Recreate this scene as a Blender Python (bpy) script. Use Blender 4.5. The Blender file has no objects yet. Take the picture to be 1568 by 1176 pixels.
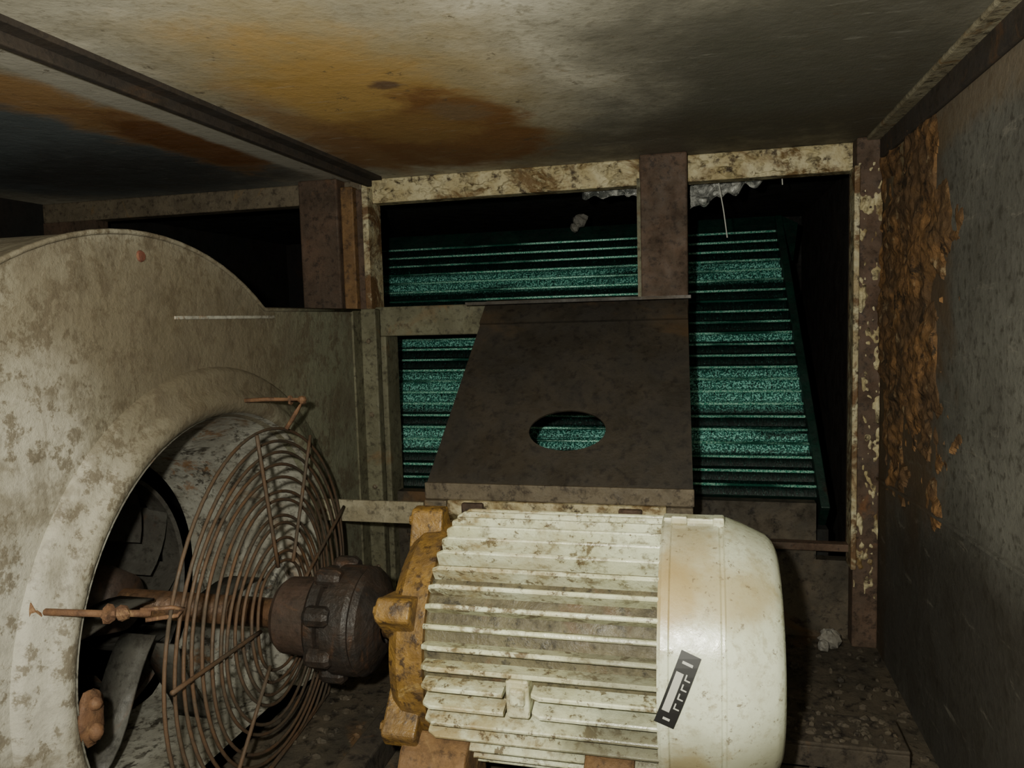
import bpy, math, random
from mathutils import Vector, Matrix, noise as mn
random.seed(7)
S=bpy.context.scene
rnd=random.uniform
# ------------------------------------------------------------------ materials
class M:
    def __init__(s,name,rough=0.7,metal=0.0,spec=0.4):
        s.m=bpy.data.materials.new(name); s.m.use_nodes=True
        s.t=s.m.node_tree; s.b=s.t.nodes['Principled BSDF']
        s.b.inputs['Roughness'].default_value=rough
        s.b.inputs['Metallic'].default_value=metal
        s.b.inputs['Specular IOR Level'].default_value=spec
        tc=s.n('ShaderNodeTexCoord'); s.co=tc.outputs['Object']
    def n(s,k): return s.t.nodes.new(k)
    def l(s,a,b): s.t.links.new(a,b)
    def scaled(s,v):
        k=s.n('ShaderNodeMapping'); s.l(s.co,k.inputs['Vector']); k.inputs['Scale'].default_value=v
        return k.outputs['Vector']
    def noise(s,scale,detail=6,rough=.6,dist=0,vec=None):
        k=s.n('ShaderNodeTexNoise'); s.l(vec or s.co,k.inputs['Vector'])
        k.inputs['Scale'].default_value=scale;k.inputs['Detail'].default_value=min(detail,5)
        k.inputs['Roughness'].default_value=rough;k.inputs['Distortion'].default_value=dist
        return k.outputs['Fac']
    def step(s,f,a,b,lo=0,hi=1):
        k=s.n('ShaderNodeMapRange'); k.interpolation_type='SMOOTHSTEP'
        s.l(f,k.inputs['Value']); k.inputs['From Min'].default_value=a;k.inputs['From Max'].default_value=b
        k.inputs['To Min'].default_value=lo;k.inputs['To Max'].default_value=hi
        return k.outputs['Result']
    def math(s,op,a,b=None):
        k=s.n('ShaderNodeMath');k.operation=op
        for i,x in enumerate((a,b)):
            if x is None: continue
            if isinstance(x,(int,float)): k.inputs[i].default_value=x
            else: s.l(x,k.inputs[i])
        return k.outputs[0]
    def mul(s,a,b): return s.math('MULTIPLY',a,b)
    def mix(s,f,a,b,mode='MIX'):
        k=s.n('ShaderNodeMix');k.data_type='RGBA';k.blend_type=mode
        if isinstance(f,(int,float)): k.inputs[0].default_value=f
        else: s.l(f,k.inputs[0])
        for i,x in ((6,a),(7,b)):
            if isinstance(x,tuple): k.inputs[i].default_value=(*x,1)
            else: s.l(x,k.inputs[i])
        return k.outputs[2]
    def blob(s,c,r,soft=.5,amt=.6,scale=6):
        """noisy ellipsoidal mask, for stains and for painted light and shade, around a point of the room"""
        v=s.n('ShaderNodeVectorMath');v.operation='SUBTRACT';s.l(s.co,v.inputs[0]);v.inputs[1].default_value=c
        w=s.n('ShaderNodeVectorMath');w.operation='DIVIDE';s.l(v.outputs[0],w.inputs[0]);w.inputs[1].default_value=r
        q=s.n('ShaderNodeVectorMath');q.operation='LENGTH';s.l(w.outputs[0],q.inputs[0])
        nz=s.noise(scale,8,.65,.4)
        d=s.math('ADD',q.outputs['Value'],s.mul(s.math('SUBTRACT',nz,.5),amt*2))
        return s.step(d,1+soft/2,1-soft/2)
    def axis(s,i):
        k=s.n('ShaderNodeSeparateXYZ');s.l(s.co,k.inputs[0]);return k.outputs[i]
    def bump(s,h,st=.4,d=.004):
        k=s.n('ShaderNodeBump');k.inputs['Strength'].default_value=st;k.inputs['Distance'].default_value=d
        s.l(h,k.inputs['Height']);s.l(k.outputs[0],s.b.inputs['Normal'])
    def done(s,col,rough=None):
        if isinstance(col,tuple): s.b.inputs['Base Color'].default_value=(*col,1)
        else: s.l(col,s.b.inputs['Base Color'])
        if rough is not None: s.l(rough,s.b.inputs['Roughness'])
        return s.m

def grimy(name,c1,c2,dark,rust,rustamt=.5,scale=9,rough=.65,metal=0,speck=.6,bump=.5,spec=.35,extra=None,fine=70):
    """painted / bare sheet with mottling, dark specks and rust bloom"""
    m=M(name,rough,metal,spec)
    a=m.noise(scale,8,.65,.5)
    c=m.mix(m.step(a,.35,.65),c1,c2)
    b=m.noise(fine,6,.7)
    c=m.mix(m.mul(m.step(b,.50,.66),speck),c,dark)
    e=m.noise(scale*.45,9,.7,1.0)
    c=m.mix(m.step(e,.66-.3*rustamt,.78-.3*rustamt),c,rust)
    g=m.noise(scale*2.3,8,.75)
    c=m.mix(m.mul(m.step(g,.50,.70),.6*speck),c,dark)
    if extra: c=extra(m,c)
    h=m.math('ADD',m.mul(b,.6),a)
    m.bump(h,bump)
    return m.done(c,m.step(g,.3,.7,rough-.15,min(1,rough+.2)))

def ex_ceil(m,c):
    z=m.noise(2.6,6,.6,.6)
    c=m.mix(m.mul(m.step(z,.42,.62),.45),c,(.19,.175,.13))
    c=m.mix(m.blob((.14,1.2,.977),(.28,.65,1),1.0,.7,4),c,(.095,.09,.068))  # right side dimmed in the colour, for light falloff
    c=m.mix(m.mul(m.blob((.0,1.47,.977),(.5,.16,1),.9,.7,6),.75),c,(.075,.062,.04))
    c=m.mix(m.mul(m.blob((-.45,1.10,.977),(.20,.38,1),1.1,.55,6),.9),c,(.37,.28,.13))
    c=m.mix(m.mul(m.blob((-.48,1.06,.977),(.14,.28,1),.9,.9,9),.85),c,(.42,.255,.07))
    c=m.mix(m.blob((-.49,1.36,.977),(.21,.19,1),.5,.7,8),c,(.19,.088,.028))
    c=m.mix(m.blob((-.38,1.24,.977),(.10,.19,1),.5,.8,9),c,(.22,.105,.032))
    c=m.mix(m.blob((-.46,1.22,.977),(.11,.10,1),.6,.9,14),c,(.28,.16,.05))
    c=m.mix(m.blob((-.36,1.14,.977),(.05,.05,1),.8,.9,16),c,(.22,.14,.07))
    c=m.mix(m.blob((-.41,.985,.977),(.020,.018,1),.8,.9,22),c,(.16,.095,.05))
    c=m.mix(m.mul(m.blob((-.62,1.25,.977),(.05,.3,1),.8,.7,9),.7),c,(.25,.14,.06))
    c=m.mix(m.blob((-1.20,1.0,.977),(.34,.8,1),.6,.5,4),c,(.13,.15,.155))  # blue-grey shadow left of the seam, put into the ceiling colour
    c=m.mix(m.mul(m.blob((-1.10,1.38,.977),(.34,.22,1),.9,.6,5),.8),c,(.05,.048,.044))
    c=m.mix(m.mul(m.blob((-.88,1.0,.977),(.072,.38,1),.8,1.0,9),.9),c,(.34,.19,.07))
    c=m.mix(m.blob((-.87,1.18,.977),(.065,.21,1),.7,.9,9),c,(.17,.075,.026))
    c=m.mix(m.blob((-.765,1.0,.977),(.048,.75,1),.4,.5,7),c,(.38,.36,.30))
    s=m.step(m.noise(26,5,.8,.5),.61,.68)
    c=m.mix(m.mul(s,.7),c,(.10,.08,.05))
    s=m.step(m.noise(1,4,.7,.3,m.scaled((14,70,14))),.60,.72)
    c=m.mix(m.mul(s,.22),c,(.46,.45,.40))
    return c
m_ceil=grimy('galv_ceiling',(.56,.53,.43),(.40,.375,.295),(.18,.16,.11),(.28,.2,.1),.0,9,.6,0,.55,.4,.4,ex_ceil)
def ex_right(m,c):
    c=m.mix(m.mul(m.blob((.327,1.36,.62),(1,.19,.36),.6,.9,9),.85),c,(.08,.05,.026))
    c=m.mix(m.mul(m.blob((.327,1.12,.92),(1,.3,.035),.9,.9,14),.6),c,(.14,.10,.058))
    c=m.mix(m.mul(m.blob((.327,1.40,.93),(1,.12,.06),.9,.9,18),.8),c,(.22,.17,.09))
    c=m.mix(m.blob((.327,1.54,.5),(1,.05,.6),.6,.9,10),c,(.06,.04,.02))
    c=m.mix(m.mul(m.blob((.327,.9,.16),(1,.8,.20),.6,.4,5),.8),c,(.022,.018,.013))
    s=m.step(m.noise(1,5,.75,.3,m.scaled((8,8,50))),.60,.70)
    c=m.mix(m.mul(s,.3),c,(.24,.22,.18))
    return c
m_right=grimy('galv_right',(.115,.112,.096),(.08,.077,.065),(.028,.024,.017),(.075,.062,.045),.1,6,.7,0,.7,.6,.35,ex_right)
def ex_scale(m,c):
    c=m.mix(m.step(m.noise(9,5,.7,.6),.42,.60),c,(.07,.042,.022))
    c=m.mix(m.mul(m.step(m.noise(24,5,.75,.3),.58,.68),.7),c,(.25,.19,.11))
    c=m.mix(m.step(m.noise(30,5,.75,.3),.55,.63),c,(.03,.02,.012))
    return c
m_scale=grimy('flaking_rust',(.17,.09,.036),(.10,.056,.025),(.035,.02,.012),(.20,.13,.06),.2,12,.85,0,.8,1.0,.2,ex_scale)
m_dark=grimy('dark_steel_with_shade',(.008,.009,.008),(.012,.009,.007),(.004,.004,.004),(.016,.01,.005),.3,8,.8)  # near-black colour carries the coil chamber's darkness; also serves other dark steel
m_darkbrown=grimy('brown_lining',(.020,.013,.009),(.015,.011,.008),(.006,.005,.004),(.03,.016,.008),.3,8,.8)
m_seam=grimy('seam_dark',(.038,.028,.02),(.026,.02,.015),(.012,.01,.008),(.07,.038,.018),.2,12,.8)
m_floor=grimy('dirty_floor',(.075,.06,.042),(.04,.034,.025),(.014,.011,.008),(.09,.052,.024),.3,8,.75,0,1,1.0,.3,None,45)
m_rustpost=grimy('rust_post',(.085,.052,.034),(.055,.037,.025),(.02,.013,.009),(.13,.06,.025),.25,10,.75,0,.8,.8)
m_baser=grimy('base_steel',(.055,.043,.03),(.034,.028,.021),(.012,.009,.007),(.085,.045,.02),.25,14,.8,0,1,.9,.3,None,45)
m_cream=grimy('cream_flaking_paint',(.46,.41,.26),(.33,.27,.14),(.05,.035,.02),(.13,.08,.03),.55,16,.65,0,1,1.0,.35,None,45)
m_creamedge=grimy('cream_edge',(.42,.39,.26),(.28,.22,.12),(.05,.035,.02),(.11,.06,.025),.7,22,.65,0,1,1.0)
m_orange=grimy('orange_rust',(.17,.095,.038),(.11,.062,.028),(.045,.026,.014),(.26,.165,.07),.3,14,.7,0,.8,.9)
def ex_fan(m,c):
    c=m.mix(m.mul(m.blob((-.72,1.42,.45),(1,.27,.4),.6,.3,6),.8),c,(.125,.13,.085))
    c=m.mix(m.mul(m.blob((-.72,1.0,.62),(1,.26,.14),1.0,.9,7),.85),c,(.10,.082,.052))
    c=m.mix(m.mul(m.blob((-.72,.82,.70),(1,.2,.08),1.0,.9,9),.75),c,(.12,.10,.066))
    c=m.mix(m.mul(m.blob((-.72,.70,.52),(1,.07,.09),1.2,.9,7),.6),c,(.38,.36,.30))  # two pale patches put flash brightness into the housing's near side
    c=m.mix(m.mul(m.blob((-.72,.60,.25),(1,.09,.28),1.0,.7,7),.65),c,(.34,.33,.285))
    c=m.mix(m.mul(m.step(m.noise(34,5,.75),.50,.60),.75),c,(.085,.067,.043))
    c=m.mix(m.mul(m.step(m.noise(7,5,.7,.2),.50,.62),.6),c,(.10,.083,.056))
    c=m.mix(m.mul(m.step(m.noise(1,5,.75,.1,m.scaled((12,16,5))),.55,.68),.4),c,(.06,.046,.03))
    return c
m_fan=grimy('galv_fan',(.25,.235,.18),(.18,.165,.12),(.07,.055,.035),(.13,.095,.055),.2,7,.65,0,.85,.9,.35,ex_fan)
def ex_in(m,c):
    c=m.mix(m.mul(m.step(m.noise(14,5,.8,.5),.54,.62),.9),c,(.03,.025,.018))
    c=m.mix(m.mul(m.step(m.noise(9,5,.8,.2),.60,.70),.8),c,(.20,.10,.04))
    return c
m_fanin=grimy('galv_fan_inner',(.32,.315,.27),(.20,.19,.155),(.05,.042,.03),(.14,.08,.035),.25,8,.5,.0,.8,.6,.4,ex_in)
m_imp=grimy('impeller_steel',(.07,.068,.058),(.045,.04,.033),(.015,.013,.01),(.08,.038,.018),.35,9,.6)
m_olive=grimy('olive_strip',(.13,.125,.08),(.09,.085,.052),(.03,.025,.015),(.13,.09,.045),.3,12,.7,0,.8,.7)
m_lightsteel=grimy('pale_steel',(.26,.235,.165),(.18,.155,.10),(.05,.04,.025),(.16,.10,.045),.35,16,.6,0,.9,.8)
m_dull=grimy('dull_tan_steel',(.13,.105,.07),(.09,.072,.048),(.028,.02,.014),(.15,.10,.05),.35,14,.65,0,.8,.7)
m_cover=grimy('cover_plate',(.034,.027,.019),(.020,.017,.013),(.009,.007,.006),(.055,.035,.018),.35,5,.55,0,.7,.4,.4)
m_wire=grimy('rusty_wire',(.05,.038,.026),(.075,.042,.022),(.025,.018,.012),(.12,.06,.025),.2,14,.7,0,.4,.5)
m_rustbolt=grimy('rust_bolt',(.13,.068,.034),(.09,.046,.026),(.035,.02,.012),(.20,.12,.06),.4,40,.75)
m_red=grimy('red_lead_spot',(.14,.045,.028),(.10,.04,.026),(.05,.025,.018),(.13,.06,.03),.3,60,.7)
m_coup=grimy('coupling_black',(.016,.013,.011),(.028,.019,.014),(.008,.007,.006),(.06,.03,.016),.4,18,.5,0,.6,.8,.4)
m_hub=grimy('coupling_hub',(.055,.034,.025),(.038,.026,.019),(.014,.01,.008),(.08,.04,.02),.3,18,.6)
m_shaft=grimy('shaft_steel',(.12,.065,.035),(.07,.04,.022),(.025,.016,.01),(.2,.11,.05),.3,30,.5,.3)
def ex_motor(m,c):
    x=m.axis(0); n=m.noise(11,7,.7,.6)
    k=m.mul(m.step(x,-.08,-.34),m.step(n,.40,.60))
    c=m.mix(m.mul(k,.85),c,(.26,.18,.07))
    w=m.noise(17,8,.75,.3)
    c=m.mix(m.mul(m.step(w,.56,.63),.85),c,(.12,.085,.042))
    v=m.noise(55,4,.8); c=m.mix(m.mul(m.step(v,.57,.65),.85),c,(.09,.06,.033))
    c=m.mix(m.mul(m.blob((-.09,.85,.15),(.07,.3,.05),.9,.8,16),.8),c,(.08,.07,.045))
    c=m.mix(m.mul(m.blob((-.09,.85,.26),(.06,.3,.03),.9,.8,16),.6),c,(.10,.085,.055))
    return c
m_fin=grimy('motor_cream_paint',(.64,.67,.49),(.50,.51,.33),(.14,.11,.06),(.26,.19,.08),.15,12,.34,0,.7,.6,.5,ex_motor,50)
m_valley=grimy('motor_valley',(.12,.105,.06),(.07,.058,.033),(.02,.017,.011),(.09,.05,.022),.3,14,.5,0,.8,.8)
def ex_cowl(m,c):
    c=m.mix(m.mul(m.blob((-.035,.86,.335),(.030,.2,.035),.9,.8,16),.85),c,(.38,.27,.11))
    c=m.mix(m.mul(m.blob((-.02,.86,.37),(.04,.2,.03),.9,.8,16),.7),c,(.34,.25,.11))
    c=m.mix(m.mul(m.blob((.035,.90,.335),(.05,.1,.03),.8,.7,18),.75),c,(.34,.27,.13))
    c=m.mix(m.mul(m.blob((.05,.85,.12),(.1,.3,.07),.9,.5,12),.85),c,(.36,.36,.25))
    c=m.mix(m.mul(m.blob((-.02,.85,.13),(.03,.3,.04),.9,.8,20),.8),c,(.30,.24,.12))
    c=m.mix(m.mul(m.step(m.noise(26,5,.8),.57,.67),.6),c,(.32,.28,.17))
    c=m.mix(m.mul(m.step(m.noise(70,5,.8),.59,.65),.75),c,(.14,.10,.06))
    return c
m_cowl=grimy('cowl_cream_paint',(.66,.70,.55),(.57,.60,.45),(.32,.29,.18),(.40,.32,.17),.12,7,.30,0,.5,.18,.5,ex_cowl,90)
m_shield=grimy('shield_yellow_rust',(.22,.125,.028),(.12,.068,.02),(.04,.023,.011),(.34,.25,.10),.2,22,.5,0,1,.9,.5)
m_black=M('label_black',.5).done((.014,.014,.014))
m_white=M('label_white',.5).done((.42,.42,.38))
# coil materials
m=M('coil_tube_green',.26,.2,.7)
g=m.noise(320,2,.5)
c=m.mix(m.step(g,.4,.6),(.05,.30,.21),(.45,.85,.68))  # tube highlights and glitter painted as pale colour
lf=m.noise(1,3,.6,0,m.scaled((3,18,18))); c=m.mix(m.step(lf,.47,.62),c,(.012,.075,.052))
m.bump(g,.6,.002); m_tube=m.done(c)
m=M('coil_fin_green',.38,.2,.6)
v=m.noise(1,4,.7,0,m.scaled((380,60,60)))
sp=m.noise(260,2,.8)
z=m.axis(2)
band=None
for (z0,w) in ((.765,.034),(.482,.055),(.375,.030),(.60,.012)):  # bands where fin sparkle is painted into the base colour
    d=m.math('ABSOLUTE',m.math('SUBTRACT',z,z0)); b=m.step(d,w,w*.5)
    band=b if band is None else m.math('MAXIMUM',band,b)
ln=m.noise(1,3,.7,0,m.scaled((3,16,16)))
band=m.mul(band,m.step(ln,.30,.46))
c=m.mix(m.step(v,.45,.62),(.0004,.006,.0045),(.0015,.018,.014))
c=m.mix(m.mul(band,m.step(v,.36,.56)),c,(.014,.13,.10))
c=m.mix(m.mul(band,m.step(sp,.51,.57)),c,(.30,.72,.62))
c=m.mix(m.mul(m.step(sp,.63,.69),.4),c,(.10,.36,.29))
m.bump(v,.8,.003); m_finc=m.done(c)
m_coilend=grimy('coil_casing_green',(.004,.024,.016),(.003,.014,.010),(.003,.007,.005),(.014,.011,.008),.15,12,.5)
m=M('crumpled_plastic',.12,0,.9)
a=m.noise(30,5,.6,1); m.bump(a,1,.012); m_plastic=m.done(m.mix(m.step(a,.40,.62),(.07,.075,.07),(.40,.40,.37)))
m_chalk=grimy('pale_debris',(.20,.19,.17),(.13,.12,.10),(.05,.042,.034),(.16,.11,.07),.2,40,.8)

# ------------------------------------------------------------------ mesh helpers
def empty(name):
    e=bpy.data.objects.new(name,None); S.collection.objects.link(e); e.empty_display_size=.05; return e
def mk(name,vs,fs,mat,par=None,smooth=False,bevel=0,solid=0):
    me=bpy.data.meshes.new(name); me.from_pydata([tuple(v) for v in vs],[],fs); me.validate(); me.update()
    import bmesh
    bm=bmesh.new(); bm.from_mesh(me); bmesh.ops.recalc_face_normals(bm,faces=bm.faces); bm.to_mesh(me); bm.free()
    o=bpy.data.objects.new(name,me); S.collection.objects.link(o); me.materials.append(mat)
    if smooth:
        for p in me.polygons: p.use_smooth=True
    if par: o.parent=par
    if solid:
        k=o.modifiers.new('solid','SOLIDIFY'); k.thickness=solid; k.offset=0
    if bevel:
        k=o.modifiers.new('bev','BEVEL'); k.width=bevel; k.segments=2; k.limit_method='ANGLE'
    return o
class Geo:
    def __init__(s): s.v=[];s.f=[]
    def add(s,vs,fs):
        n=len(s.v); s.v+= [tuple(v) for v in vs]; s.f+=[[i+n for i in f] for f in fs]; return s
    def box(s,x0,x1,y0,y1,z0,z1):
        return s.add([(x0,y0,z0),(x1,y0,z0),(x1,y1,z0),(x0,y1,z0),(x0,y0,z1),(x1,y0,z1),(x1,y1,z1),(x0,y1,z1)],
          [[0,3,2,1],[4,5,6,7],[0,1,5,4],[1,2,6,5],[2,3,7,6],[3,0,4,7]])
    def revX(s,prof,cy,cz,n=72,close=False):
        """revolve (x,r) profile about the X axis through (cy,cz)"""
        vs=[];fs=[];L=len(prof)
        for i in range(n):
            a=2*math.pi*i/n
            for x,r in prof: vs.append((x,cy+r*math.cos(a),cz+r*math.sin(a)))
        R=L if close else L-1
        for i in range(n):
            j=(i+1)%n
            for k in range(R):
                q=(k+1)%L; fs.append([i*L+k,j*L+k,j*L+q,i*L+q])
        return s.add(vs,fs)
    def tube(s,pts,r,n=8,closed=False):
        P=[Vector(p) for p in pts];vs=[];fs=[];N=len(P)
        up=None
        for i,p in enumerate(P):
            if closed: t=(P[(i+1)%N]-P[i-1]).normalized()
            else: t=(P[min(i+1,N-1)]-P[max(i-1,0)]).normalized()
            if up is None:
                up=Vector((0,0,1)) if abs(t.z)<.9 else Vector((1,0,0))
            b=t.cross(up)
            if b.length<1e-4: b=t.cross(Vector((0,1,0)))
            b.normalize(); up=b.cross(t).normalized()
            for k in range(n):
                a=2*math.pi*k/n; vs.append(p+r*(math.cos(a)*b+math.sin(a)*up))
        for i in range(N if closed else N-1):
            j=(i+1)%N
            for k in range(n):
                q=(k+1)%n; fs.append([i*n+k,i*n+q,j*n+q,j*n+k])
        if not closed:
            fs.append(list(range(n))); fs.append([(N-1)*n+k for k in range(n)])
        return s.add(vs,fs)
    def prismX(s,poly,x0,x1):
        n=len(poly)
        vs=[(x0,y,z) for y,z in poly]+[(x1,y,z) for y,z in poly]
        fs=[list(range(n)),[n+i for i in range(n)][::-1]]+[[i,(i+1)%n,n+(i+1)%n,n+i] for i in range(n)]
        return s.add(vs,fs)
    def lump(s,c,r,seed=0,n=10,jit=.2):
        R=random.Random(seed);vs=[];fs=[]
        m_=n//2+1
        for i in range(m_):
            th=math.pi*i/(m_-1)
            for j in range(n):
                ph=2*math.pi*j/n; k=R.uniform(.95-jit,.95+jit)
                vs.append((c[0]+r[0]*k*math.sin(th)*math.cos(ph),c[1]+r[1]*k*math.sin(th)*math.sin(ph),c[2]+r[2]*math.cos(th)*(k if 0<i<m_-1 else 1)))
        for i in range(m_-1):
            for j in range(n): fs.append([i*n+j,i*n+(j+1)%n,(i+1)*n+(j+1)%n,(i+1)*n+j])
        return s.add(vs,fs)
    def mk(s,name,mat,par=None,**k): return mk(name,s.v,s.f,mat,par,**k)
def crust(g,u0,u1,v0,v1,nu,nv,mask,place):
    """irregular relief islands: grid over (u,v), height from mask, kept only where it rises"""
    vs=[];hs=[]
    for i in range(nu+1):
        for j in range(nv+1):
            u=u0+(u1-u0)*i/nu; v=v0+(v1-v0)*j/nv; h=mask(u,v); hs.append(h); vs.append(place(u,v,h))
    fs=[]
    for i in range(nu):
        for j in range(nv):
            a=i*(nv+1)+j; q=[a,a+1,a+nv+2,a+nv+1]
            if max(hs[t] for t in q)>0: fs.append(q)
    g.add(vs,fs)

# ------------------------------------------------------------------ shell
Geo().box(-1.6,.34,-.6,2.8,-.04,0).mk('floor',m_floor)
Geo().box(-1.6,.34,-.6,1.64,.977,1.01).mk('ceiling',m_ceil)
Geo().box(-1.6,.34,1.64,2.8,.977,1.01).mk('ceiling_coil_chamber',m_dark)  # split from the front ceiling so its shade sits in the colour
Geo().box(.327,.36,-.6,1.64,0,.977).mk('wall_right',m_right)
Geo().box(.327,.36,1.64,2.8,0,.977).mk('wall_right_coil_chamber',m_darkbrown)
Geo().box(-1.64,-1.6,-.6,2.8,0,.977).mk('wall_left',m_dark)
Geo().box(-1.6,.327,2.76,2.8,0,.977).mk('wall_back',m_dark)  # chamber darkness is in the wall colour
Geo().box(-1.6,.327,-.64,-.6,0,.977).mk('wall_front',m_right)
# partition frame in the back plane
P=empty('steel_partition_frame')
Geo().box(-.735,.327,1.60,1.64,.924,.977).mk('lintel_cream',m_cream,P,bevel=.003)
Geo().box(-1.6,-.735,1.60,1.64,.930,.977).mk('lintel_dull',m_dull,P,bevel=.003)
Geo().box(-1.6,-1.444,1.60,1.64,0,.93).mk('jamb_left',m_rustpost,P)
g=Geo().box(-.869,-.775,1.56,1.64,0,.977).mk('post_left',m_rustpost,P,bevel=.004)
Geo().box(-.775,-.745,1.575,1.64,.69,.96).mk('post_left_angle',m_orange,P,bevel=.003)
Geo().box(-.745,-.722,1.59,1.64,.69,.955).mk('post_left_web',m_rustpost,P,bevel=.002)
Geo().box(-.722,-.708,1.57,1.64,.69,.955).mk('post_left_lip',m_creamedge,P,bevel=.002)
Geo().box(-.119,-.026,1.56,1.64,0,.977).mk('post_centre',m_rustpost,P,bevel=.004)
Geo().box(-.124,-.117,1.555,1.60,.69,.93).mk('post_centre_lip',m_olive,P)
Geo().box(.281,.327,1.56,1.64,0,.977).mk('jamb_right',m_rustpost,P,bevel=.003)
Geo().box(.276,.286,1.55,1.60,.158,.925).mk('jamb_right_lip',m_creamedge,P,bevel=.002)
g=Geo()
crust(g,.283,.325,.10,.93,24,400,lambda u,v:.010*(mn.noise(Vector((u*60,v*24,1)))+.6*mn.noise(Vector((u*160,v*90,4)))-.22),lambda u,v,h:(u,1.56-max(h,-.002),v))
crust(g,-.70,.28,.926,.974,400,24,lambda u,v:.012*(mn.noise(Vector((u*26,v*60,7)))+.6*mn.noise(Vector((u*90,v*140,4)))-.06),lambda u,v,h:(u,1.60-max(h,-.002),v))
g.mk('flaking_sealant',m_cream,P)
Geo().box(-.708,-.119,1.585,1.64,.629,.694).mk('cross_rail',m_olive,P,bevel=.003)
Geo().box(-.708,-.678,1.57,1.64,0,.629).mk('opening_jamb',m_olive,P,bevel=.003)
g=Geo(); g.box(-.678,.22,1.60,1.63,0,.275); g.box(.22,.281,1.60,1.63,0,.16)
g.mk('sill_plate',m_floor,P)
Geo().box(-.02,.281,1.575,1.60,.185,.20).mk('sill_ledge',m_rustpost,P,bevel=.002)
# ceiling seam (standing joint) and corner angles
T=empty('trim_1')
Geo().box(-.712,-.700,-.6,1.58,.957,.978).mk('seam_web',m_seam,T,bevel=.002)
Geo().box(-.700,-.676,-.6,1.58,.970,.978).mk('seam_flange_rusty',m_seam,T,bevel=.001)
Geo().box(-.73,-.712,-.6,1.58,.970,.978).mk('seam_flange_pale',m_dull,T,bevel=.001)
T=empty('trim_2')
Geo().box(.297,.328,-.6,1.56,.970,.978).mk('corner_angle_top',m_lightsteel,T,bevel=.003)
Geo().box(.320,.328,-.6,1.56,.935,.978).mk('corner_angle_side',m_seam,T,bevel=.003)
T=empty('trim_3')
g=Geo(); g.add([(.321,1.56,.335),(.321,-.6,.47),(.321,-.6,.474),(.321,1.56,.339),(.328,1.56,.335),(.328,-.6,.47),(.328,-.6,.474),(.328,1.56,.339)],[[0,1,2,3],[7,6,5,4],[0,4,5,1],[3,2,6,7],[0,3,7,4],[1,5,6,2]])
g.mk('panel_seam',m_right,T)
# flaking rust scale: relief standing proud of the right wall in irregular islands
g=Geo()
def scale_h(y,z):
    p=Vector((y*8,z*8,3.1)); q=Vector((y*30,z*30,9.))
    d=math.hypot((y-1.37)/.235,(z-.67)/.31)
    k=1.0-d+.62*mn.noise(p)+.36*mn.noise(q)
    if k<=0: return -.004
    return min(.009,.020*k)+.0055*mn.noise(q*1.7)+.003*mn.noise(q*3.1)+.008*mn.noise(p*1.6)
crust(g,1.06,1.56,.33,.96,110,140,scale_h,lambda y,z,h:(.327-max(h,-.004),y,z))
g.mk('rust_scale_on_wall',m_scale)

# ------------------------------------------------------------------ cooling coil (tilted bank of finned tubes)
C=empty('cooling_coil')
yb,zb,yt,zt=1.67,.272,2.2,.880
dy,dz=yt-yb,zt-zb; L=math.hypot(dy,dz); ty,tz=dy/L,dz/L; ny,nz=-tz,ty
N=23
def cp(t,off): return (yb+dy*t+ny*off, zb+dz*t+nz*off)
xr=lambda t:.232-.04*t
tub=Geo(); fin=Geo()
for i in range(N):
    t=(i+.5)/N
    y,z=cp(t,.012)
    tub.tube([(-1.0,y,z),(xr(t),y,z)],.0032,8)
    prof=[]
    for k in range(7):
        tt=(i+k/6)/N; prof.append(cp(tt,.004*math.sin(math.pi*k/6)))
    vs=[(-1.0,a,b) for a,b in prof]+[(xr(t),a,b) for a,b in prof]
    fin.add(vs,[[k,k+1,8+k,7+k] for k in range(6)])
tub.mk('tubes',m_tube,C,smooth=True)
fin.mk('fin_block',m_finc,C,smooth=True)
def slab(x0a,x1a,x0b,x1b,off0,off1,t0=0,t1=1):
    g=Geo(); v=[]
    for (t,xa,xb) in ((t0,x0a,x1a),(t1,x0b,x1b)):
        for off in (off0,off1):
            y,z=cp(t,off); v+=[(xa,y,z),(xb,y,z)]
    g.add(v,[[0,1,3,2],[4,6,7,5],[0,4,5,1],[2,3,7,6],[0,2,6,4],[1,5,7,3]]); return g
slab(.232,.25,.192,.21,.03,-.12,-.05,1.03).mk('end_plate',m_coilend,C,bevel=.002)
slab(-1.02,-1.0,-1.02,-1.0,.03,-.12).mk('end_plate_far',m_coilend,C)
slab(-1.0,.232,-1.0,.192,-.003,-.12).mk('core',m_coilend,C)
slab(-1.0,.25,-1.0,.21,.02,-.12,1.0,1.04).mk('top_plate',m_coilend,C)
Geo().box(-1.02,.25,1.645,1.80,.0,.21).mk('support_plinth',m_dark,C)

# ------------------------------------------------------------------ slanted sheet-metal cover behind motor
K=empty('sheet_metal_cover')
TL=(-.443,1.575,.694);TR=(-.028,1.575,.694);BL=(-.492,1.30,.362);BR=(-.016,1.30,.362)
def on(s,t):
    l=Vector(TL).lerp(Vector(BL),t); r=Vector(TR).lerp(Vector(BR),t); return l.lerp(r,s)
hc=(.515,.73); nn=64; vs=[];fs=[]
for i in range(nn):
    a=2*math.pi*(i+.5)/nn
    ca,sa=math.cos(a),math.sin(a)
    vs.append(on(hc[0]+.155*ca,hc[1]+.10*sa))
    k=1e9
    if ca>0:k=min(k,(1-hc[0])/ca)
    if ca<0:k=min(k,-hc[0]/ca)
    if sa>0:k=min(k,(1-hc[1])/sa)
    if sa<0:k=min(k,-hc[1]/sa)
    vs.append(on(hc[0]+k*ca,hc[1]+k*sa))
for i in range(nn):
    j=(i+1)%nn
    fs.append([2*i,2*i+1,2*j+1,2*j])
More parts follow.
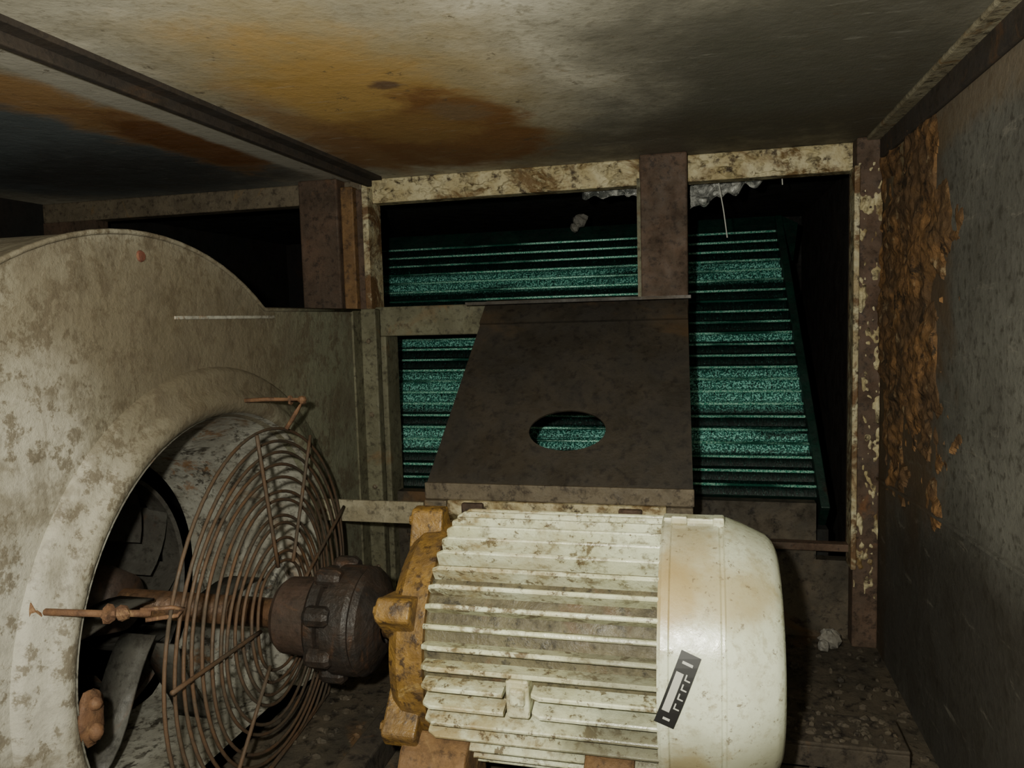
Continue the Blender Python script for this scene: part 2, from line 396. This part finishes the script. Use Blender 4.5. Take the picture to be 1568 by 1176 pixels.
for sx,tx in ((0,0),(1,0),(1,1),(0,1)):
    a=math.atan2(tx-hc[1],sx-hc[0])%(2*math.pi)
    i=int((a/(2*math.pi))*nn-.5)%nn; j=(i+1)%nn
    vs.append(on(sx,tx)); fs.append([2*i+1,len(vs)-1,2*j+1])
mk('slanted_plate',vs,fs,m_cover,K,solid=.004)
g=Geo(); g.box(-.47,-.020,1.50,1.578,.690,.696)
g.add([on(0,0),on(1,0),on(1,.14),on(0,.14)]+[Vector(on(a,b))+Vector((0,-.008,.005)) for a,b in ((0,0),(1,0),(1,.14),(0,.14))],
  [[4,5,6,7],[0,4,7,3],[1,2,6,5],[0,1,5,4],[3,7,6,2]])
g.mk('top_fold',m_cover,K)
Geo().box(-.494,-.014,1.292,1.300,.336,.366).mk('bottom_flange',m_dull,K,bevel=.002)
Geo().box(-.45,-.06,1.285,1.33,.270,.336).mk('support_beam',m_cream,K,bevel=.003)
g=Geo(); g.box(-.492,-.45,1.282,1.33,0,.336); g.box(-.06,-.016,1.282,1.33,0,.336); g.mk('legs',m_dull,K,bevel=.002)
g=Geo(); g.box(-.42,-.38,1.275,1.287,.305,.334); g.box(-.14,-.10,1.275,1.287,.290,.332); g.mk('cleats',m_rustpost,K,bevel=.003)
# flat bar from fan to cover
B=empty('flat_bar_bracket')
Geo().box(-.715,-.495,1.284,1.292,.290,.331).mk('bar',m_lightsteel,B,bevel=.002)
g=Geo(); g.lump((-.695,1.282,.31),(.007,.006,.007),3,8); g.lump((-.51,1.282,.31),(.007,.006,.007),4,8); g.mk('bolts',m_rustbolt,B)

# ------------------------------------------------------------------ centrifugal fan
F=empty('centrifugal_fan')
cy,cz=.87,.316; R0=.47
out=[]
a0=math.atan2(.687-cz,1.157-cy); a=a0
while a<math.radians(222):
    out.append((cy+R0*math.cos(a),cz+R0*math.sin(a))); a+=math.radians(4)
out+= [(out[-1][0]+.02,.0)]
out+= [(1.555,.0),(1.555,.687)]
ay,az=1.0,.225; rh=.30
def cast(th):
    d=(math.cos(th),math.sin(th)); best=None
    for i in range(len(out)):
        p=out[i];q=out[(i+1)%len(out)]
        ex,ez=q[0]-p[0],q[1]-p[1]; den=d[0]*ez-d[1]*ex
        if abs(den)<1e-9: continue
        px,pz=p[0]-ay,p[1]-az
        t=(px*ez-pz*ex)/den; u=(px*d[1]-pz*d[0])/den
        if t>0 and -1e-6<=u<=1+1e-6: best=t if best is None else max(best,t)
    return best
ang=[2*math.pi*i/144 for i in range(144)]+[math.atan2(z-az,y-ay)%(2*math.pi) for y,z in out[-3:]]
ang.sort(); vs=[];fs=[]
def hr(th,r):
    s=math.sin(th); return r if az+r*s>.012 else (az-.012)/-s
for th in ang:
    k=cast(th); h=hr(th,rh+.0)
    k=max(k,h+.002)
    vs+=[(-.72,ay+h*math.cos(th),az+h*math.sin(th)),(-.72,ay+k*math.cos(th),az+k*math.sin(th))]
n=len(ang)
for i in range(n):
    j=(i+1)%n; fs.append([2*i,2*i+1,2*j+1,2*j])
mk('side_plate',vs,fs,m_fan,F)
vb=[(-1.30,v[1],v[2]) for v in vs]; mk('side_plate_far',vb,fs,m_fan,F)
w=Geo()
for i in range(len(out)-2):
    p,q=out[i],out[i+1]; w.add([(-.72,*p),(-.72,*q),(-1.30,*q),(-1.30,*p)],[[0,1,2,3]])
p,q=out[-1],out[0]; w.add([(-.72,*p),(-.72,*q),(-1.30,*q),(-1.30,*p)],[[0,1,2,3]])
w.mk('scroll_wrap',m_fan,F)
rim=[(-.719,y,z) for y,z in out[:-3]]; Geo().tube([(-.719,1.55,.687)]+rim,.0035,8).mk('rolled_edge',m_fan,F,smooth=True)
Geo().box(-.7225,-.718,.93,1.19,.672,.677).mk('side_seam_strip',m_fanin,F,bevel=.001)
g=Geo(); g.box(-.72,-.683,1.53,1.555,.0,.69); g.mk('discharge_flange',m_olive,F,bevel=.003)
g=Geo(); g.box(-.722,-.716,1.49,1.53,.0,.687); g.mk('discharge_flange_leg',m_olive,F,bevel=.001)
g=Geo()
for z in (.12,.3,.46,.62): g.lump((-.70,1.528,z),(.006,.005,.006),int(z*90),8)
g.mk('flange_bolts',m_dull,F)
def ringclip(prof,name,mat,nn=96):
    vs=[];fs=[];L=len(prof)
    for i in range(nn):
        th=2*math.pi*i/nn
        for x,r in prof:
            h=hr(th,r); vs.append((x,ay+h*math.cos(th),az+h*math.sin(th)))
    for i in range(nn):
        j=(i+1)%nn
        for k in range(L-1): fs.append([i*L+k,j*L+k,j*L+k+1,i*L+k+1])
    return mk(name,vs,fs,mat,F,smooth=True)
ringclip([(-.72,.375),(-.714,.372),(-.709,.366),(-.708,.345),(-.703,.338),(-.697,.332),(-.694,.322),(-.696,.312),(-.703,.304),(-.72,.298)],'inlet_ring',m_fan)
ringclip([(-.70,.304),(-.72,.299),(-.76,.290),(-.80,.275),(-.84,.258),(-.88,.245),(-.95,.235)],'inlet_cone',m_fanin)
# impeller
g=Geo(); 
g.revX([(-.945,.205),(-.95,.200),(-.99,.203),(-1.0,.212)],ay,az,64)
g.revX([(-1.18,.04),(-1.18,.21),(-1.185,.21),(-1.185,.04)],ay,az,64)
for i in range(11):
    b=2*math.pi*i/11; prof=[]
    for k in range(6):
        r=.12+.085*k/5; t=b+.55*k/5; prof.append((ay+r*math.cos(t),az+r*math.sin(t)))
    vs=[(-.95,*p) for p in prof]+[(-1.18,*p) for p in prof]
    g.add(vs,[[k,k+1,7+k,6+k] for k in range(5)])
g.mk('impeller',m_imp,F,smooth=False)
g=Geo(); g.revX([(-.90,0.0001),(-.90,.045),(-.94,.055),(-1.18,.06),(-1.18,.0001)],ay,az,40)
g.mk('impeller_hub',m_hub,F,smooth=True)
Geo().tube([(-1.25,ay,az),(-.70,ay,az)],.022,24).mk('fan_shaft',m_shaft,F,smooth=True)
g=Geo()
for i,a0_ in enumerate((150,205,262,330)):
    vs=[];K2=8
    for k in range(K2+1):
        r=.06+.19*k/K2; t=math.radians(a0_+22*math.sin(k/K2*2.0))
        for dx in (-.80,-.86):
            vs.append((dx,ay+r*math.cos(t),max(.015,az+r*math.sin(t))))
    g.add(vs,[[2*k,2*k+1,2*k+3,2*k+2] for k in range(K2)])
g.mk('throat_vanes',m_imp,F,smooth=True,solid=.004)
g=Geo()
for (y,z,r) in ((.871,.756,.008),(.831,.530,.009)):
    g.revX([(-.717,.0001),(-.717,r*.8),(-.7195,r)],y,z,14)
g.mk('red_paint_dabs',m_red,F)
g=Geo()
g.lump((-.702,.714,.205),(.007,.022,.034),5,18,.12); g.lump((-.694,.712,.19),(.010,.010,.011),9,12,.1); g.lump((-.696,.716,.222),(.008,.009,.009),19,12,.1)
g.mk('rusty_clip',m_rustbolt,F,smooth=True)

# ------------------------------------------------------------------ wire guard
G=empty('wire_fan_guard')
gx=lambda y:-.63-.10*(y-1.0)
g=Geo()
for i,r in enumerate([.283,.264,.245,.226,.207,.188,.169,.150,.132,.114,.096,.08]):
    ox,oz=rnd(-.005,.005),rnd(-.004,.004); pts=[]
    for k in range(72):
        a=2*math.pi*k/72; y=ay+ox+r*math.cos(a); z=az+oz+r*math.sin(a)
        z=max(z,.006+.001*i)
        pts.append((gx(y)+.010*math.cos(math.pi*r/.3*.5)+.002*math.sin(3*a+i),y,z))
    g.tube(pts,.0025,6,True)
g.mk('rings',m_wire,G,smooth=True)
g=Geo()
for a in (100,176,20,62,225,-40):
    a=math.radians(a); pts=[]; r1=.285
    for k in range(8):
        r=.078+(r1-.078)*k/7; y=ay+r*math.cos(a); z=max(.006,az+r*math.sin(a))
        pts.append((gx(y)+.016-.004*k/7,y,z))
    g.tube(pts,.003,6)
g.mk('spokes',m_wire,G,smooth=True)
g=Geo()
g.tube([(-.72,.665,.352),(-.66,.695,.342),(-.615,.722,.335)],.0042,8)
g.tube([(-.625,.717,.340),(-.598,.735,.338),(-.590,.745,.333),(-.596,.742,.326),(-.62,.718,.328)],.0026,8)
g.tube([(-.72,1.045,.543),(-.66,1.058,.545),(-.602,1.065,.543),(-.612,1.06,.525),(-.625,1.05,.50)],.0034,8)
g.tube([(-.72,1.33,.12),(-.66,1.27,.14)],.004,8)
g.mk('stay_rods',m_rustbolt,G,smooth=True)
g=Geo()
g.lump((-.714,.665,.352),(.007,.014,.015),1,10); g.lump((-.640,.705,.340),(.010,.009,.010),2,8); g.lump((-.652,.699,.341),(.005,.011,.012),12,8)
g.lump((-.604,1.065,.543),(.008,.007,.007),6,8); g.lump((-.624,1.065,.543),(.004,.008,.008),8,8); g.lump((-.714,1.045,.543),(.006,.010,.010),7,8)
g.mk('nuts',m_rustbolt,G)

# ------------------------------------------------------------------ coupling
Q=empty('shaft_coupling')
Geo().tube([(-.699,ay,az),(-.56,ay,az)],.0222,24).mk('driven_shaft_end',m_shaft,Q,smooth=True)
Geo().revX([(-.612,.03),(-.612,.050),(-.604,.056),(-.548,.058),(-.546,.03)],ay,az,48).mk('hub_fan_side',m_hub,Q,smooth=False)
Geo().revX([(-.548,.03),(-.548,.070),(-.542,.076),(-.528,.076),(-.526,.068),(-.518,.068),(-.516,.079),(-.484,.079),(-.478,.075),(-.474,.078),(-.466,.072),(-.450,.046),(-.446,.03)],ay,az,48).mk('element_and_hub',m_coup,Q)
g=Geo()
for i in range(8):
    a=math.radians(45*i+22); y=ay+.076*math.cos(a); z=az+.076*math.sin(a)
    g.revX([(-.540,.0001),(-.540,.012),(-.534,.015),(-.508,.015),(-.502,.010),(-.502,.0001)],y,z,10)
g.mk('bolts',m_coup,Q)

# ------------------------------------------------------------------ electric motor
E=empty('electric_motor')
def rad(a): return math.radians(a)
Geo().revX([(-.345,.06),(-.345,.140),(-.335,.143),(-.045,.143),(-.045,.06)],ay,az,96).mk('stator_body',m_valley,E,smooth=False)
g=Geo(); NF=42
def finat(a,x0,x1,r0=.140,r1=.167,w0=.0046,w1=.0030):
    c,s=math.cos(a),math.sin(a); vs=[]
    for x,rr in ((x0,r1-.006),(x0+.010,r1),(x1,r1)):
        for r,w in ((r0,w0),(rr-.0015,w1),(rr,w1*.5)):
            for sg in (-1,1):
                vs.append((x,ay+r*c-sg*w*s,az+r*s+sg*w*c))
    fs=[]
    for b in (0,6):
        fs+=[[b,b+6,b+8,b+2],[b+2,b+8,b+10,b+4],[b+4,b+10,b+11,b+5],[b+5,b+11,b+9,b+3],[b+3,b+9,b+7,b+1]]
    fs+=[[0,2,4,5,3,1],[12,13,15,17,16,14]]
    g.add(vs,fs)
for i in range(NF):
    deg=360*i/NF+3
    dd=((deg-180)+180)%360-180
    x0=-.335
    if -3<dd<14:
        finat(rad(deg),x0,-.232); finat(rad(deg),-.198,-.05)
    else: finat(rad(deg),x0,-.05)
g.mk('cooling_fins',m_fin,E)
g=Geo()
for (a0_,a1_,x0,x1,r1) in ((176,193,-.228,-.200,.166),(179,186,-.222,-.204,.172)):
    vs=[]
    for x in (x0,x1):
        for a in (a0_,a1_):
            for r in (.142,r1): vs.append((x,ay+r*math.cos(rad(a)),az+r*math.sin(rad(a))))
    g.add(vs,[[0,1,3,2],[4,6,7,5],[0,4,5,1],[2,3,7,6],[1,5,7,3],[0,2,6,4]])
g.mk('side_boss',m_fin,E,bevel=.003)
Geo().revX([(-.402,.024),(-.402,.045),(-.396,.062),(-.394,.110),(-.388,.135),(-.374,.146),(-.338,.150),(-.336,.10)],ay,az,72).mk('drive_end_shield',m_shield,E,smooth=False,bevel=0)
g=Geo()
for k in range(6):
    a=rad(92+60*k)
    c,s=math.cos(a),math.sin(a); vs=[]
    prof=[(.115,.032),(.145,.022),(.160,.017),(.170,.015),(.174,.010)]
    pts=[(r,-w) for r,w in prof]+[(r,w) for r,w in prof[::-1]]
    for x in (-.396,-.350):
        for r,w in pts: vs.append((x,ay+r*c-w*s,az+r*s+w*c))
    n=len(pts); g.add(vs,[list(range(n)),[n+i for i in range(n)]]+[[i,(i+1)%n,n+(i+1)%n,n+i] for i in range(n)])
g.mk('shield_ears',m_shield,E,bevel=.004)
g=Geo()
for k in range(6):
    a=rad(92+60*k); y=ay+.155*math.cos(a); z=az+.155*math.sin(a)
    g.revX([(-.403,.0001),(-.403,.007),(-.395,.0085)],y,z,6)
g.mk('shield_bolts',m_shield,E)
Geo().tube([(-.447,ay,az),(-.34,ay,az)],.024,24).mk('shaft',m_shaft,E,smooth=True)
o=Geo().revX([(-.052,.150),(-.052,.1665),(-.048,.169),(-.040,.169),(-.038,.167),(.018,.167),(.020,.1655),(.023,.1655),(.025,.168),(.030,.1675),(.050,.160),(.078,.147),(.086,.139),(.090,.130),(.091,.02)],ay,az,96).mk('fan_cowl',m_cowl,E,smooth=False)
for p in o.data.polygons: p.use_smooth=True
k=o.modifiers.new('e','EDGE_SPLIT'); k.split_angle=rad(25)
g=Geo(); g.box(-.050,.026,ay-.012,ay+.012,az+.163,az+.1725); g.box(-.04,-.02,ay-.018,ay-.006,az+.166,az+.176); g.box(.012,.026,ay-.02,ay+.0,az+.163,az+.176)
g.mk('cowl_seam_strap',m_cowl,E,bevel=.002)
# cast feet
g=Geo()
for x0,x1 in ((-.372,-.285),(-.14,-.08)):
    for sy in (-1,1):
        Y=lambda d:ay+sy*d
        g.prismX([(Y(.125),.140),(Y(.150),.125),(Y(.190),.062),(Y(.215),.056),(Y(.215),.041),(Y(.06),.041),(Y(.06),.09)],x0,x1)
g.mk('feet',m_orange,E,bevel=.004)
def lab(t0,t1,w0,w1,off,name,mat,parts=None):
    g=parts or Geo(); vs=[];n=8
    for i in range(n+1):
        t=t0+(t1-t0)*i/n
        for w in (w0,w1):
            X=-.0290+ t*.36 + w*.933; A=.018+ t*.933 - w*.36
            th=A/.167; r=.1700+off
            vs.append((X,ay-r*math.cos(th),az+r*math.sin(th)))
    g.add(vs,[[2*i,2*i+1,2*i+3,2*i+2] for i in range(n)])
    if parts is None: g.mk(name,mat,E)
lab(-.043,.043,-.0115,.0115,.0003,'label_plate',m_black)
g=Geo(); lab(-.026,.020,-.0085,.0000,.0008,'',None,g)
for k,(a,b) in enumerate(((-.020,-.013),(-.008,-.001),(.003,.010),(.014,.021))):
    lab(a,a+.0016,.0025,.009,.0008,'',None,g); lab(a,b,.0025,.004,.0008,'',None,g)
lab(.030,.033,-.006,.006,.0008,'',None,g); lab(-.036,-.033,-.004,.004,.0008,'',None,g)
g.mk('label_print',m_white,E)

# base rails on floor
D=empty('steel_base_rails')
g=Geo()
for y in (.835,1.165): g.box(-.46,.28,y-.045,y+.045,0,.006); g.box(-.46,.28,y-.045,y-.039,0,.034); g.box(-.46,.28,y+.039,y+.045,0,.034); g.box(-.46,.28,y-.045,y+.045,.034,.040)
g.mk('rails',m_baser,D,bevel=.002)
g=Geo().box(-.50,-.461,.78,1.24,0,.045); g.mk('cross_members',m_baser,D,bevel=.003)

# ------------------------------------------------------------------ small loose things
g=Geo(); nx,nzz=44,16; vs=[]
for i in range(nx+1):
    for j in range(nzz+1):
        u_=i/nx; v_=j/nzz; q=Vector((u_*7,v_*4,2.))
        vs.append((-.024+.19*u_, 1.70+.05*mn.noise(q)+.02*mn.noise(q*3), .977-(.095-.062*u_+.016*mn.noise(Vector((u_*9,5,1))))*v_))
g.add(vs,[[i*(nzz+1)+j,(i+1)*(nzz+1)+j,(i+1)*(nzz+1)+j+1,i*(nzz+1)+j+1] for i in range(nx) for j in range(nzz)])
g.mk('crumpled_plastic_sheet',m_plastic,smooth=True)
g=Geo(); vs=[]
for i in range(27):
    for j in range(8):
        u_=i/26; v_=j/7; q=Vector((u_*5,v_*3,8.))
        vs.append((-.25+.13*u_,1.67+.03*mn.noise(q)+.01*mn.noise(q*3),.977-(.062+.012*mn.noise(Vector((u_*7,2,3))))*v_))
g.add(vs,[[i*8+j,(i+1)*8+j,(i+1)*8+j+1,i*8+j+1] for i in range(26) for j in range(7)])
g.mk('crumpled_plastic_sheet.001',m_plastic,smooth=True)
R=random.Random(11)
Geo().tube([(.033,1.66,.977),(.035,1.66,.93),(.045,1.66,.87),(.052,1.66,.815)],.0012,6).mk('loose_wire',m_white)
Geo().tube([(.165,1.66,.977),(.158,1.66,.95),(.160,1.66,.915)],.0012,6).mk('loose_wire.001',m_white)
g=Geo(); g.lump((-.325,2.12,.925),(.024,.016,.018),33,12); g.lump((-.34,2.125,.907),(.014,.014,.014),34,9); g.mk('debris_clump_on_coil',m_chalk)
g=Geo(); g.lump((.24,1.545,.02),(.022,.018,.02),21,12); g.lump((.225,1.53,.012),(.012,.012,.012),22,8); g.mk('rubble_lump',m_chalk)
g=Geo()
for i in range(260):
    x=R.uniform(.0,.32); y=R.uniform(1.0,1.58); s_=R.uniform(.5,1.4); g.lump((x,y,.002),(R.uniform(.003,.009)*s_,R.uniform(.003,.009)*s_,R.uniform(.002,.006)*s_),i,7)
for i in range(120):
    x=R.uniform(-.68,-.50); y=R.uniform(1.0,1.57); g.lump((x,y,.002),(R.uniform(.003,.010),R.uniform(.003,.010),R.uniform(.002,.006)),i,7)
for i in range(80):
    x=R.uniform(.1,.27); y=R.uniform(1.125,1.205); g.lump((x,y,.041),(R.uniform(.003,.009),R.uniform(.003,.009),R.uniform(.002,.005)),i,7)
g.mk('floor_debris',m_floor)

# ------------------------------------------------------------------ light + camera
ld=bpy.data.lights.new('phone_flash','POINT'); ld.energy=58; ld.shadow_soft_size=.012; ld.color=(1.0,.98,.85)
lo=bpy.data.objects.new('phone_flash',ld); lo.location=(-.07,-.01,.71); S.collection.objects.link(lo)
w=bpy.data.worlds.new('world'); S.world=w; w.use_nodes=True
w.node_tree.nodes['Background'].inputs[0].default_value=(.02,.022,.02,1)
cd=bpy.data.cameras.new('camera'); cd.sensor_width=36; cd.lens=26.8; cd.clip_start=.01
co=bpy.data.objects.new('camera',cd); S.collection.objects.link(co)
x=Vector((.9703,.2407,-.0276)).normalized(); u=Vector((.0062,.0894,.9960)); b=x.cross(u).normalized(); u=b.cross(x)
co.matrix_world=Matrix(((x.x,u.x,b.x,0),(x.y,u.y,b.y,0),(x.z,u.z,b.z,.66),(0,0,0,1)))
S.camera=co
